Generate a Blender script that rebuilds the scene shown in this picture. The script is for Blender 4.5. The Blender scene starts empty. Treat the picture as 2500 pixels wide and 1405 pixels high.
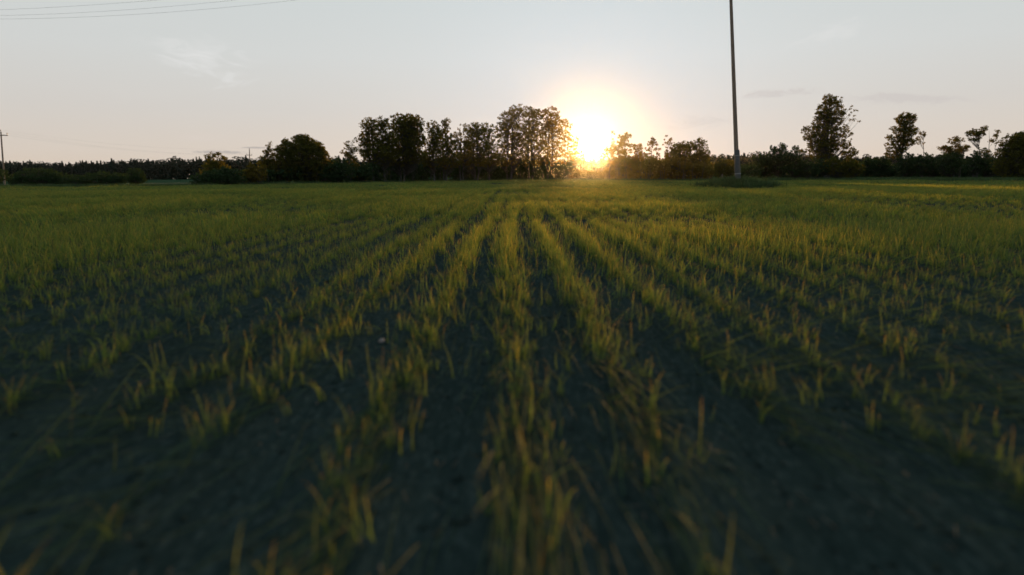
import bpy, math, random
import numpy as np
from mathutils import Vector, Matrix

rng = np.random.default_rng(7)
random.seed(7)
SC = bpy.context.scene
COL = SC.collection

# ---------------------------------------------------------------- camera
FPX, CX, CY = 1667.0, 1250.0, 702.5            # photograph's focal length and centre, in its own pixels
CAM_H = 0.90
PITCH = math.atan((CY - 430.0) / FPX)
ROLL = math.radians(0.40)
CAM = np.array([0.0, 0.0, CAM_H])
_f = np.array([0, math.cos(PITCH), -math.sin(PITCH)])
_u0 = np.array([0, math.sin(PITCH), math.cos(PITCH)])
_r0 = np.array([1.0, 0, 0])
_r = _r0 * math.cos(ROLL) - _u0 * math.sin(ROLL)
_u = _r0 * math.sin(ROLL) + _u0 * math.cos(ROLL)

cam_data = bpy.data.cameras.new('camera')
cam = bpy.data.objects.new('camera', cam_data)
COL.objects.link(cam)
cam.matrix_world = Matrix(((_r[0], _u[0], -_f[0], 0), (_r[1], _u[1], -_f[1], 0), (_r[2], _u[2], -_f[2], CAM_H), (0, 0, 0, 1)))
cam_data.sensor_width = 36
cam_data.lens = FPX / 2500 * 36
cam_data.clip_start = 0.05
cam_data.clip_end = 5000
cam_data.dof.use_dof = True
cam_data.dof.focus_distance = 17.0
cam_data.dof.aperture_fstop = 0.024 / 0.024      # a 24 mm wide lens opening: soft near field
SC.camera = cam

# ---------------------------------------------------------------- sun and sky
SUN_AZ, SUN_EL = math.radians(6.35), math.radians(2.85)
sun_dir = Vector((math.sin(SUN_AZ) * math.cos(SUN_EL), math.cos(SUN_AZ) * math.cos(SUN_EL), math.sin(SUN_EL)))
sd = bpy.data.lights.new('sun', 'SUN')
sd.energy = 5.0
sd.angle = math.radians(0.55)
sd.color = (1.0, 0.55, 0.17)
sun = bpy.data.objects.new('sun', sd)
COL.objects.link(sun)
sun.rotation_euler = (-sun_dir).to_track_quat('-Z', 'Y').to_euler()
sun.location = (30, 260, 30)

SC.view_settings.view_transform = 'Standard'
SC.view_settings.look = 'None'
SC.view_settings.exposure = 0.0
SC.view_settings.gamma = 1.0
SC.view_settings.use_curve_mapping = False
SC.render.engine = 'CYCLES'
SC.cycles.use_denoising = True
SC.cycles.max_bounces = 6
SC.cycles.diffuse_bounces = 3
SC.cycles.transmission_bounces = 3
SC.cycles.volume_bounces = 0
SC.cycles.sample_clamp_indirect = 4.0


def ray(px, py):
    return _f + _r * ((px - CX) / FPX) + _u * ((CY - py) / FPX)


def at(px, py, Y):
    d = ray(px, py)
    return CAM + d * (Y / d[1])


def on_ground(px, py):
    d = ray(px, py)
    return CAM + d * (-CAM_H / d[2])


class NT:
    """tiny node-tree helper"""
    def __init__(self, tree):
        self.t = tree
        self.t.nodes.clear()

    def n(self, kind, **kw):
        nd = self.t.nodes.new(kind)
        for k, v in kw.items():
            setattr(nd, k, v)
        return nd

    def set(self, sock, v):
        if isinstance(v, bpy.types.NodeSocket):
            self.t.links.new(v, sock)
        else:
            sock.default_value = v

    def math(self, op, a, b=None, c=None, clamp=False):
        nd = self.n('ShaderNodeMath', operation=op, use_clamp=clamp)
        self.set(nd.inputs[0], a)
        if b is not None:
            self.set(nd.inputs[1], b)
        if c is not None:
            self.set(nd.inputs[2], c)
        return nd.outputs[0]

    def vmath(self, op, a, b=None, out=0):
        nd = self.n('ShaderNodeVectorMath', operation=op)
        self.set(nd.inputs[0], a)
        if b is not None:
            self.set(nd.inputs[1], b)
        return nd.outputs[out]

    def dot(self, a, v):
        return self.vmath('DOT_PRODUCT', a, tuple(v), out=1)

    def mix(self, fac, a, b, blend='MIX'):
        nd = self.n('ShaderNodeMix', data_type='RGBA', blend_type=blend)
        self.set(nd.inputs[0], fac)
        for s, v in ((nd.inputs[6], a), (nd.inputs[7], b)):
            self.set(s, v if isinstance(v, bpy.types.NodeSocket) else (*v, 1) if len(v) == 3 else v)
        return nd.outputs[2]

    def ramp(self, fac, stops, interp='LINEAR'):
        nd = self.n('ShaderNodeValToRGB')
        cr = nd.color_ramp
        cr.interpolation = interp
        while len(cr.elements) < len(stops):
            cr.elements.new(0.5)
        for e, (p, c) in zip(cr.elements, stops):
            e.position = p
            e.color = (*c, 1) if len(c) == 3 else c
        self.set(nd.inputs[0], fac)
        return nd.outputs[0]

    def noise(self, vec, scale, detail=4, rough=0.55, dist=0.0):
        nd = self.n('ShaderNodeTexNoise')
        if vec is not None:
            self.set(nd.inputs['Vector'], vec)
        nd.inputs['Scale'].default_value = scale
        nd.inputs['Detail'].default_value = detail
        nd.inputs['Roughness'].default_value = rough
        nd.inputs['Distortion'].default_value = dist
        return nd.outputs['Fac']

    def mapping(self, vec, scale=(1, 1, 1), loc=(0, 0, 0), rot=(0, 0, 0)):
        nd = self.n('ShaderNodeMapping')
        self.set(nd.inputs['Vector'], vec)
        nd.inputs['Scale'].default_value = scale
        nd.inputs['Location'].default_value = loc
        nd.inputs['Rotation'].default_value = rot
        return nd.outputs[0]


world = bpy.data.worlds.new('World')
SC.world = world
world.use_nodes = True
W = NT(world.node_tree)
sky = W.n('ShaderNodeTexSky', sky_type='NISHITA', sun_disc=False)
sky.sun_elevation = SUN_EL
sky.sun_rotation = SUN_AZ
sky.altitude = 50
sky.air_density = 1.0
sky.dust_density = 2.0
sky.ozone_density = 1.0
gen = W.n('ShaderNodeTexCoord').outputs['Generated']
sepz = W.n('ShaderNodeSeparateXYZ')
W.set(sepz.inputs[0], gen)
z = W.math('MAXIMUM', sepz.outputs[2], 0.0)
# thin high veil of cloud over the evening sky: warm at the horizon, cool overhead
veil = W.ramp(z, [(0.0, (0.70, 0.575, 0.46)), (0.035, (0.695, 0.61, 0.53)), (0.09, (0.655, 0.62, 0.58)),
                  (0.16, (0.65, 0.66, 0.645)), (0.27, (0.605, 0.65, 0.65)), (0.5, (0.43, 0.52, 0.56)),
                  (1.0, (0.26, 0.38, 0.47))])
mu = W.math('MAXIMUM', W.dot(gen, sun_dir), 0.0)
aur = W.math('ADD', W.math('MULTIPLY', W.math('POWER', mu, 6.0), 0.05), W.math('MULTIPLY', W.math('POWER', mu, 260.0), 0.0))
veil = W.mix(aur, veil, (0.45, 0.88, 1.2), 'ADD')
veil = W.mix(W.math('MULTIPLY', W.math('POWER', mu, 50.0), 0.12), veil, (0.0, 0.45, 1.0), 'ADD')
nis = W.mix(1.0, sky.outputs[0], (0.004, 0.004, 0.004), 'MULTIPLY')
base = W.mix(1.0, veil, nis, 'ADD')
# cirrus: fine drawn-out streaks, general and a few denser wisps
cv = W.mapping(gen, scale=(2.2, 2.2, 13.0), rot=(0, math.radians(4), 0))
st = W.noise(cv, 3.0, 7, 0.62, 0.6)
streak = W.ramp(st, [(0.52, (0, 0, 0)), (0.78, (1, 1, 1))])
base = W.mix(W.math('MULTIPLY', streak, 0.06), base, (0.80, 0.79, 0.77))


def wisp(px, py, rx, ry, tilt, scale, lo, hi, seed, strength, col):
    """one wisp of cloud in the sky: a soft patch cut up by drawn-out noise"""
    global base
    c = ray(px, py)
    c = c / np.linalg.norm(c)
    right = np.cross(c, (0, 0, 1.0)); right /= np.linalg.norm(right)
    up = np.cross(right, c)
    ct, s_ = math.cos(tilt), math.sin(tilt)
    a, b = right * ct + up * s_, up * ct - right * s_
    k = np.linalg.norm(ray(px, py))
    A, B = rx / FPX / k, ry / FPX / k
    u = W.math('MULTIPLY', W.dot(gen, a), 1 / A)
    v = W.math('MULTIPLY', W.dot(gen, b), 1 / B)
    front = W.math('GREATER_THAN', W.dot(gen, c), 0.3)
    r2 = W.math('ADD', W.math('MULTIPLY', u, u), W.math('MULTIPLY', v, v))
    m = W.math('SUBTRACT', 1.0, W.math('SQRT', r2), clamp=True)
    cb = W.n('ShaderNodeCombineXYZ')
    W.set(cb.inputs[0], W.math('MULTIPLY', u, rx / ry * 0.35)); W.set(cb.inputs[1], v); cb.inputs[2].default_value = seed
    nz = W.noise(cb.outputs[0], scale, 7, 0.6, 0.9)
    f = W.ramp(W.math('ADD', nz, W.math('MULTIPLY', W.math('SUBTRACT', m, 0.5), 0.35)), [(lo, (0, 0, 0)), (hi, (1, 1, 1))], 'EASE')
    f = W.math('MULTIPLY', W.math('MULTIPLY', f, W.math('SMOOTH_MIN', W.math('MULTIPLY', m, 2.2), 1.0, 0.2)), front)
    base = W.mix(W.math('MULTIPLY', f, strength, clamp=True), base, col)


WHITE = (0.80, 0.80, 0.79)
GREY = (0.62, 0.575, 0.555)
wisp(500, 140, 190, 75, -0.10, 2.2, 0.42, 0.78, 3.1, 0.75, WHITE)
wisp(570, 190, 90, 40, 0.25, 2.0, 0.45, 0.75, 8.2, 0.6, WHITE)
wisp(2030, 80, 170, 45, 0.22, 2.0, 0.45, 0.80, 1.7, 0.45, WHITE)
wisp(1900, 228, 130, 14, 0.02, 1.2, 0.34, 0.62, 5.5, 0.55, GREY)
wisp(2210, 242, 190, 20, -0.10, 1.2, 0.34, 0.62, 9.1, 0.55, GREY)
wisp(1700, 300, 110, 28, 0.03, 1.2, 0.38, 0.7, 2.4, 0.3, GREY)
wisp(535, 372, 80, 5, -0.01, 1.0, 0.25, 0.55, 6.4, 0.9, (0.50, 0.45, 0.42))
wisp(622, 361, 40, 3, -0.01, 1.0, 0.22, 0.5, 7.7, 0.9, (0.50, 0.45, 0.42))
wisp(480, 335, 90, 16, 0.0, 1.2, 0.38, 0.7, 4.4, 0.5, (0.74, 0.66, 0.60))
bg = W.n('ShaderNodeBackground')
W.set(bg.inputs[0], base)
bg.inputs[1].default_value = 0.955
wo = W.n('ShaderNodeOutputWorld')
W.t.links.new(bg.outputs[0], wo.inputs[0])


# ---------------------------------------------------------------- mesh helpers
def mesh_from(name, v, f, attrs=None, smooth=False):
    v = np.asarray(v, dtype=np.float32)
    f = np.asarray(f, dtype=np.int32)
    me = bpy.data.meshes.new(name)
    k = f.shape[1]
    me.vertices.add(len(v)); me.vertices.foreach_set('co', v.ravel())
    me.loops.add(f.size); me.loops.foreach_set('vertex_index', f.ravel())
    me.polygons.add(len(f))
    me.polygons.foreach_set('loop_start', np.arange(0, f.size, k, dtype=np.int32))
    me.polygons.foreach_set('loop_total', np.full(len(f), k, dtype=np.int32))
    if smooth:
        me.polygons.foreach_set('use_smooth', np.ones(len(f), dtype=bool))
    me.update(calc_edges=True)
    for nm, arr in (attrs or {}).items():
        a = me.attributes.new(nm, 'FLOAT', 'POINT')
        a.data.foreach_set('value', np.asarray(arr, dtype=np.float32))
    return me


def obj(name, me, mat=None, parent=None, loc=None, kind=None, label=None, cat=None, group=None):
    o = bpy.data.objects.new(name, me)
    COL.objects.link(o)
    if mat is not None and me is not None:
        me.materials.append(mat)
    if parent is not None:
        o.parent = parent
    if loc is not None:
        o.location = loc
    for k, vv in (('kind', kind), ('label', label), ('category', cat), ('group', group)):
        if vv:
            o[k] = vv
    return o


class Build:
    """collects tubes and boxes into one mesh of quads"""
    def __init__(self):
        self.v, self.f, self.n = [], [], 0

    def add(self, v, f):
        v = np.asarray(v, float)
        self.v.append(v); self.f.append(np.asarray(f, int) + self.n); self.n += len(v)

    def tube(self, pts, radii, sides=6, cap=True):
        pts = [np.asarray(p, float) for p in pts]
        vs, fs = [], []
        for i, p in enumerate(pts):
            d = pts[min(i + 1, len(pts) - 1)] - pts[max(i - 1, 0)]
            d = d / (np.linalg.norm(d) + 1e-9)
            ref = np.array([0, 0, 1.0]) if abs(d[2]) < 0.8 else np.array([1.0, 0, 0])
            a = np.cross(d, ref); a /= np.linalg.norm(a)
            b = np.cross(d, a)
            for k in range(sides):
                t = 2 * math.pi * k / sides
                vs.append(p + radii[i] * (a * math.cos(t) + b * math.sin(t)))
        for i in range(len(pts) - 1):
            for k in range(sides):
                k2 = (k + 1) % sides
                fs.append((i * sides + k, i * sides + k2, (i + 1) * sides + k2, (i + 1) * sides + k))
        if cap and sides >= 4:
            for e in (0, (len(pts) - 1) * sides):
                for k in range(1, sides - 1, 2):
                    fs.append((e, e + k, e + k + 1, e + (k + 2) % sides))
        self.add(vs, fs)

    def box(self, c, size, rot=None):
        c = np.asarray(c, float); h = np.asarray(size, float) / 2
        vs = np.array([[sx, sy, sz] for sx in (-1, 1) for sy in (-1, 1) for sz in (-1, 1)]) * h
        if rot is not None:
            vs = vs @ np.asarray(rot).T
        self.add(vs + c, [(0, 1, 3, 2), (4, 6, 7, 5), (0, 4, 5, 1), (2, 3, 7, 6), (0, 2, 6, 4), (1, 5, 7, 3)])

    def mesh(self, name, smooth=True):
        return mesh_from(name, np.concatenate(self.v), np.concatenate(self.f), smooth=smooth)


def vnoise(x, y, seed=0):
    """smooth value noise in [0,1]"""
    x = np.asarray(x, float); y = np.asarray(y, float)
    xi, yi = np.floor(x).astype(np.int64), np.floor(y).astype(np.int64)
    xf, yf = x - xi, y - yi
    xf = xf * xf * (3 - 2 * xf); yf = yf * yf * (3 - 2 * yf)

    def h(a, b):
        n = (a * 374761393 + b * 668265263 + seed * 982451653) & 0xFFFFFFFF
        n = ((n ^ (n >> 13)) * 1274126177) & 0xFFFFFFFF
        n = n ^ (n >> 16)
        return (n & 0xFFFFFF) / float(0xFFFFFF)
    return (h(xi, yi) * (1 - xf) + h(xi + 1, yi) * xf) * (1 - yf) + (h(xi, yi + 1) * (1 - xf) + h(xi + 1, yi + 1) * xf) * yf


# ---------------------------------------------------------------- materials
def new_mat(name):
    m = bpy.data.materials.new(name)
    m.use_nodes = True
    return m, NT(m.node_tree)


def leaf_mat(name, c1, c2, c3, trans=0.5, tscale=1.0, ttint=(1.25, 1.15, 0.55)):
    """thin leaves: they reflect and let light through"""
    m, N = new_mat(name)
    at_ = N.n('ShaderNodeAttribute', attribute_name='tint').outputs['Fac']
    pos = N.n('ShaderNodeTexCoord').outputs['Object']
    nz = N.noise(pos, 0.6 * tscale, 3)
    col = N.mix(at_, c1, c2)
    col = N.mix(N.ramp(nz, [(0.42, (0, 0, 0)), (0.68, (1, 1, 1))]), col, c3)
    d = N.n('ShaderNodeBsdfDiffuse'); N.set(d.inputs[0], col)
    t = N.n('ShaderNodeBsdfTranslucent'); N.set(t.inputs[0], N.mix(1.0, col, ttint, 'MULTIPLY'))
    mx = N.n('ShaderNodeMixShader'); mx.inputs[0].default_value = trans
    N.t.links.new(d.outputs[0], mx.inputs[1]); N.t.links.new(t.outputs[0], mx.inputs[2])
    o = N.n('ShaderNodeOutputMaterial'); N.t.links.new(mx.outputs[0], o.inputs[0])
    return m


def plain_mat(name, c1, c2, scale=(8, 8, 8), rough=0.85, bump=0.3, detail=5):
    m, N = new_mat(name)
    pos = N.n('ShaderNodeTexCoord').outputs['Object']
    nz = N.noise(N.mapping(pos, scale=scale), 1.0, detail)
    col = N.mix(N.ramp(nz, [(0.3, (0, 0, 0)), (0.7, (1, 1, 1))]), c1, c2)
    p = N.n('ShaderNodeBsdfPrincipled'); N.set(p.inputs['Base Color'], col)
    p.inputs['Roughness'].default_value = rough
    b = N.n('ShaderNodeBump'); b.inputs['Strength'].default_value = bump; b.inputs['Distance'].default_value = 0.02
    N.set(b.inputs['Height'], nz); N.t.links.new(b.outputs[0], p.inputs['Normal'])
    o = N.n('ShaderNodeOutputMaterial'); N.t.links.new(p.outputs[0], o.inputs[0])
    return m


M_LEAF = leaf_mat('leaf', (0.048, 0.072, 0.028), (0.100, 0.112, 0.028), (0.070, 0.088, 0.026), 0.66, 1.0, (1.9, 1.18, 0.40))
M_LEAF_AUT_GLOW = leaf_mat('leaf_yellowing_glow', (0.090, 0.085, 0.022), (0.170, 0.120, 0.030), (0.12, 0.095, 0.024), 0.62)  # yellowing leaves; on some tall trees the tone is painted sun glow
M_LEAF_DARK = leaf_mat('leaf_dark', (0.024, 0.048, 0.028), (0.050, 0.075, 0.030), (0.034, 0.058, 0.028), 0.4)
M_LEAF_SUNGLOW = leaf_mat('leaf_sun_glow', (0.11, 0.090, 0.020), (0.19, 0.125, 0.026), (0.15, 0.105, 0.022), 0.68, 1.0, (1.4, 1.05, 0.4))  # orange sun glow painted into the leaf colour of trees beside the sun
M_NEEDLE = leaf_mat('far_foliage', (0.008, 0.020, 0.016), (0.018, 0.034, 0.022), (0.011, 0.025, 0.018), 0.1, 0.05)
M_BARK = plain_mat('bark', (0.026, 0.023, 0.020), (0.055, 0.048, 0.040), (5, 5, 1.2))
M_POLE = plain_mat('weathered_pole_wood', (0.12, 0.088, 0.068), (0.20, 0.150, 0.118), (30, 30, 1.0), 0.8)
M_STUB = plain_mat('grey_concrete', (0.050, 0.050, 0.052), (0.080, 0.080, 0.080), (6, 6, 6), 0.9)
M_METAL = plain_mat('galvanised_steel', (0.09, 0.092, 0.095), (0.13, 0.132, 0.135), (10, 10, 10), 0.5, 0.1)
M_CERAMIC = plain_mat('insulator_ceramic', (0.20, 0.09, 0.05), (0.26, 0.12, 0.07), (10, 10, 10), 0.3, 0.05)
M_WIRE = plain_mat('wire', (0.16, 0.165, 0.17), (0.22, 0.225, 0.23), (2, 2, 2), 0.6, 0.0)
M_STONE = plain_mat('pale_stone', (0.12, 0.10, 0.095), (0.20, 0.165, 0.15), (30, 30, 30), 0.85)
M_STRAW = plain_mat('old_straw', (0.07, 0.060, 0.045), (0.14, 0.115, 0.085), (20, 20, 20), 0.8)
M_TRACK = plain_mat('gravel_track', (0.06, 0.065, 0.07), (0.10, 0.105, 0.11), (2, 2, 2), 0.9)


def grass_mat(name, base, mid, tip, trans=0.55, ttint=(1.3, 1.12, 0.5)):
    m, N = new_mat(name)
    t_ = N.n('ShaderNodeAttribute', attribute_name='along').outputs['Fac']
    r_ = N.n('ShaderNodeAttribute', attribute_name='tint').outputs['Fac']
    oi = N.n('ShaderNodeObjectInfo').outputs['Random']
    col = N.mix(t_, base, mid)
    dry_lit = N.math('MULTIPLY', N.ramp(t_, [(0.45, (0, 0, 0)), (1.0, (1, 1, 1))]), N.ramp(r_, [(0.45, (0, 0, 0)), (1.0, (1, 1, 1))]))
    col = N.mix(dry_lit, col, tip)
    hue = N.n('ShaderNodeHueSaturation')
    N.set(hue.inputs['Color'], col)
    N.set(hue.inputs['Hue'], N.math('ADD', 0.485, N.math('MULTIPLY', oi, 0.03)))
    N.set(hue.inputs['Value'], N.math('ADD', 0.75, N.math('MULTIPLY', oi, 0.5)))
    col = hue.outputs[0]
    d = N.n('ShaderNodeBsdfDiffuse'); N.set(d.inputs[0], col)
    t = N.n('ShaderNodeBsdfTranslucent'); N.set(t.inputs[0], N.mix(1.0, col, ttint, 'MULTIPLY'))
    mx = N.n('ShaderNodeMixShader'); mx.inputs[0].default_value = trans
    N.t.links.new(d.outputs[0], mx.inputs[1]); N.t.links.new(t.outputs[0], mx.inputs[2])
    g = N.n('ShaderNodeBsdfGlossy'); g.inputs['Roughness'].default_value = 0.45
    g.inputs[0].default_value = (1, 1, 1, 1)
    mg = N.n('ShaderNodeMixShader'); mg.inputs[0].default_value = 0.008
    N.t.links.new(mx.outputs[0], mg.inputs[1]); N.t.links.new(g.outputs[0], mg.inputs[2])
    o = N.n('ShaderNodeOutputMaterial'); N.t.links.new(mg.outputs[0], o.inputs[0])
    return m


M_CROP = grass_mat('young_crop', (0.034, 0.084, 0.042), (0.114, 0.194, 0.078), (0.38, 0.31, 0.11), 0.70, (1.85, 1.25, 0.38))  # straw tips: dry ends, brightened to paint in golden sunlight
M_VERGE = grass_mat('verge_grass', (0.026, 0.054, 0.026), (0.065, 0.110, 0.048), (0.11, 0.105, 0.05), 0.4)

# soil of the field, meadow outside it
M_GROUND, N = new_mat('soil_and_meadow')
pos = N.n('ShaderNodeTexCoord').outputs['Object']
soilmask = N.n('ShaderNodeAttribute', attribute_name='soil').outputs['Fac']
n1 = N.noise(N.mapping(pos, scale=(20, 0.9, 4)), 1.0, 7, 0.62)
n2 = N.noise(N.mapping(pos, scale=(55, 16, 30)), 1.0, 5, 0.65)
n3 = N.noise(pos, 0.35, 4)
soil = N.mix(N.ramp(n1, [(0.3, (0, 0, 0)), (0.7, (1, 1, 1))]), (0.014, 0.025, 0.024), (0.028, 0.044, 0.041))
soil = N.mix(N.math('MULTIPLY', N.ramp(n2, [(0.5, (0, 0, 0)), (0.72, (1, 1, 1))]), 0.85), soil, (0.060, 0.080, 0.074))
soil = N.mix(N.math('MULTIPLY', N.ramp(n3, [(0.4, (0, 0, 0)), (0.65, (1, 1, 1))]), 0.35), soil, (0.022, 0.026, 0.018))
mead = N.mix(N.noise(pos, 0.12, 5), (0.022, 0.048, 0.026), (0.036, 0.066, 0.034))
gcol = N.mix(soilmask, mead, soil)
p = N.n('ShaderNodeBsdfPrincipled'); N.set(p.inputs['Base Color'], gcol); p.inputs['Roughness'].default_value = 0.955
p.inputs['Specular IOR Level'].default_value = 0.0
b = N.n('ShaderNodeBump'); b.inputs['Strength'].default_value = 0.8; b.inputs['Distance'].default_value = 0.03
N.set(b.inputs['Height'], N.math('ADD', n2, N.math('MULTIPLY', n1, 0.8)))
N.t.links.new(b.outputs[0], p.inputs['Normal'])
o = N.n('ShaderNodeOutputMaterial'); N.t.links.new(p.outputs[0], o.inputs[0])

# ---------------------------------------------------------------- the field
POLE_D = 45.0
POLE = at(1800, 455, POLE_D); POLE[2] = 0.0
_B = np.array([(-3000, 60), (-600, 72), (0, 75), (500, 77), (640, 86), (880, 95), (1100, 124), (1250, 136), (1400, 131),
               (1600, 101), (1800, 92), (2000, 87), (2500, 63), (3300, 50), (6000, 40)], float)


def field_end(x, y):
    """depth at which the crop ends, in the direction of (x, y)"""
    t = np.asarray(x) / np.maximum(np.asarray(y), 0.5) * FPX + CX
    return np.interp(t, _B[:, 0], _B[:, 1])


ROW = 0.50


def height(x, y):
    x = np.asarray(x, float); y = np.asarray(y, float)
    r = np.hypot(x, y)
    near = np.clip(1.6 - r / 14.0, 0, 1)
    h = 0.10 * (vnoise(x / 9, y / 14, 1) - 0.5) * np.clip(r / 12, 0, 1)
    h = h + 0.010 * np.cos(2 * np.pi * x / ROW) * near
    h = h + near * (0.014 * (vnoise(x * 16, y * 0.8, 2) - 0.5) + 0.014 * (vnoise(x * 8, y * 3, 3) - 0.5) + 0.022 * (vnoise(x * 2.2, y * 1.2, 4) - 0.5))
    d2 = ((x - POLE[0]) / 2.1) ** 2 + ((y - POLE[1]) / 1.9) ** 2
    h = h + 0.40 * np.exp(-d2) * (0.75 + 0.5 * vnoise(x * 1.3, y * 1.3, 5))
    return h


def grow(a, step, g, end):
    out = [a]
    while out[-1] < end:
        step *= g
        out.append(out[-1] + step)
    return out


xs = list(np.arange(0, 5.0001, 0.055)); xs = xs[:-1] + grow(xs[-1], 0.055, 1.038, 1000)
xs = np.array([-v for v in xs[:0:-1]] + xs)
ys = list(np.arange(-3, 9, 0.07)); ys = [-v for v in grow(3.2, 0.5, 1.16, 1000)[::-1]] + ys + grow(9.0, 0.07, 1.036, 1000)
ys = np.array(ys)
XX, YY = np.meshgrid(xs, ys)
ZZ = height(XX, YY)
nx, ny = len(xs), len(ys)
idx = np.arange(nx * ny).reshape(ny, nx)
fq = np.stack([idx[:-1, :-1], idx[:-1, 1:], idx[1:, 1:], idx[1:, :-1]], -1).reshape(-1, 4)
inside = np.clip((field_end(XX, YY) - YY) / 3.0 + 0.5, 0, 1) * (np.abs(XX) < 170)
inside = inside * (YY > -200)
me = mesh_from('field', np.stack([XX, YY, ZZ], -1).reshape(-1, 3), fq, {'soil': inside.ravel()}, smooth=True)
obj('field', me, M_GROUND, kind='structure', label='ploughed field of dark soil with sprouting crop rows')

# pale gravel track seen through the gap in the hedge
tp = []
for i in range(25):
    t = i / 24
    c = np.array([-96 + 84 * t, 126 + 6 * math.sin(t * 3) - 16 * t, 0])
    tp.append((c[0], c[1] - 1.6, float(height(c[0], c[1] - 1.6)) + 0.03)); tp.append((c[0], c[1] + 1.6, float(height(c[0], c[1] + 1.6)) + 0.03))
obj('gravel_track', mesh_from('gravel_track', tp, [(2 * i, 2 * i + 2, 2 * i + 3, 2 * i + 1) for i in range(24)]), M_TRACK, kind='structure')


# ---------------------------------------------------------------- crop grass
def blades(nb, spread, hmin, hmax, wid, segs, ybias, seed, droop=(0.2, 0.8), sx=1.0, back=0.28, jit=0.28, lie=False):
    g = np.random.default_rng(seed)
    V, F, A, T = [], [], [], []
    n = 0
    for _ in range(nb):
        bx, by = g.normal(0, spread * sx), g.normal(0, spread)
        h = g.uniform(hmin, hmax)
        w = wid * g.uniform(0.7, 1.3)
        if g.random() < ybias:
            ang = (math.pi / 2 if g.random() < back else -math.pi / 2) + g.normal(0, jit)
        else:
            ang = g.uniform(0, 2 * math.pi)
        dx, dy = math.cos(ang), math.sin(ang)
        tw = ang + math.pi / 2 + g.normal(0, 0.5)
        wx, wy = math.cos(tw), math.sin(tw)
        bend = g.uniform(*droop)
        tint = g.random() * (0.45 if lie else 1.0)
        for s in range(segs + 1):
            t = s / segs
            if lie:
                off = h * math.cos(bend) * t
                zz = max(h * (math.sin(bend) * t - 0.05 * t * t), 0.008 * t) + 0.01 * t
            else:
                zz = h * (t - 0.45 * bend * t * t)
                off = h * bend * t * t
            ww = w * (1 - t) ** 0.7 * 0.5 if s < segs else 0.0
            cx, cy = bx + dx * off, by + dy * off
            V += [(cx - wx * ww, cy - wy * ww, zz), (cx + wx * ww, cy + wy * ww, zz)]
            A += [t, t]; T += [tint, tint]
        for s in range(segs):
            F.append((n + 2 * s, n + 2 * s + 1, n + 2 * s + 3, n + 2 * s + 2))
        n += 2 * (segs + 1)
    return mesh_from('tuft', V, F, {'along': A, 'tint': T})


def tuft_set(name, mat, specs):
    c = bpy.data.collections.new(name)
    for i, sp in enumerate(specs):
        me = blades(*sp[:-1], **sp[-1])
        me.materials.append(mat)
        o = bpy.data.objects.new('%s_%02d' % (name, i), me)
        c.objects.link(o)
    return c


def scatter(name, pts, rot, scl, idx, coll, label, tilt=None):
    me = bpy.data.meshes.new(name)
    me.vertices.add(len(pts)); me.vertices.foreach_set('co', np.asarray(pts, np.float32).ravel())
    tl = np.zeros((len(pts), 2)) if tilt is None else tilt
    r3 = np.stack([tl[:, 0], tl[:, 1], rot], -1).astype(np.float32)
    a = me.attributes.new('rot', 'FLOAT_VECTOR', 'POINT'); a.data.foreach_set('vector', r3.ravel())
    a = me.attributes.new('scl', 'FLOAT', 'POINT'); a.data.foreach_set('value', np.asarray(scl, np.float32))
    a = me.attributes.new('pick', 'INT', 'POINT'); a.data.foreach_set('value', np.asarray(idx, np.int32))
    o = obj(name, me, kind='stuff', label=label)
    ng = bpy.data.node_groups.new(name, 'GeometryNodeTree')
    ng.interface.new_socket('Geometry', in_out='INPUT', socket_type='NodeSocketGeometry')
    ng.interface.new_socket('Geometry', in_out='OUTPUT', socket_type='NodeSocketGeometry')
    L = ng.links.new
    gi, go = ng.nodes.new('NodeGroupInput'), ng.nodes.new('NodeGroupOutput')
    ip = ng.nodes.new('GeometryNodeInstanceOnPoints')
    ci = ng.nodes.new('GeometryNodeCollectionInfo')
    ci.inputs['Collection'].default_value = coll
    ci.inputs['Separate Children'].default_value = True
    ci.inputs['Reset Children'].default_value = True
    ip.inputs['Pick Instance'].default_value = True

    def named(nm, ty):
        q = ng.nodes.new('GeometryNodeInputNamedAttribute'); q.data_type = ty; q.inputs['Name'].default_value = nm
        return next(s for s in q.outputs if s.enabled)
    e2r = ng.nodes.new('FunctionNodeEulerToRotation')
    L(named('rot', 'FLOAT_VECTOR'), e2r.inputs[0])
    L(gi.outputs[0], ip.inputs['Points']); L(ci.outputs[0], ip.inputs['Instance'])
    L(e2r.outputs[0], ip.inputs['Rotation']); L(named('scl', 'FLOAT'), ip.inputs['Scale']); L(named('pick', 'INT'), ip.inputs['Instance Index'])
    L(ip.outputs[0], go.inputs[0])
    md = o.modifiers.new('scatter', 'NODES'); md.node_group = ng
    return o


NEAR = tuft_set('near_tuft', M_CROP, [(6, 0.020, 0.10, 0.25, 0.0052, 5, 0.85, 100 + i, {'droop': (0.15, 0.85)}) for i in range(9)]
                + [(3, 0.030, 0.35, 1.00, 0.0042, 6, 1.0, 150 + i, {'droop': (0.10, 0.40), 'back': 0.15, 'jit': 0.035, 'sx': 0.8, 'lie': True}) for i in range(5)])
MID = tuft_set('mid_tuft', M_CROP, [(20, 0.060, 0.11, 0.24, 0.010, 3, 0.6, 200 + i, {'droop': (0.2, 1.0)}) for i in range(7)])
FAR = tuft_set('far_tuft', M_CROP, [(40, 0.30, 0.09, 0.20, 0.024, 2, 0.4, 300 + i, {'droop': (0.2, 0.9)}) for i in range(6)])
VERGE = tuft_set('verge_tuft', M_VERGE, [(34, 0.28, 0.20, 0.55, 0.030, 3, 0.1, 400 + i, {'droop': (0.2, 0.8)}) for i in range(6)])


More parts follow.
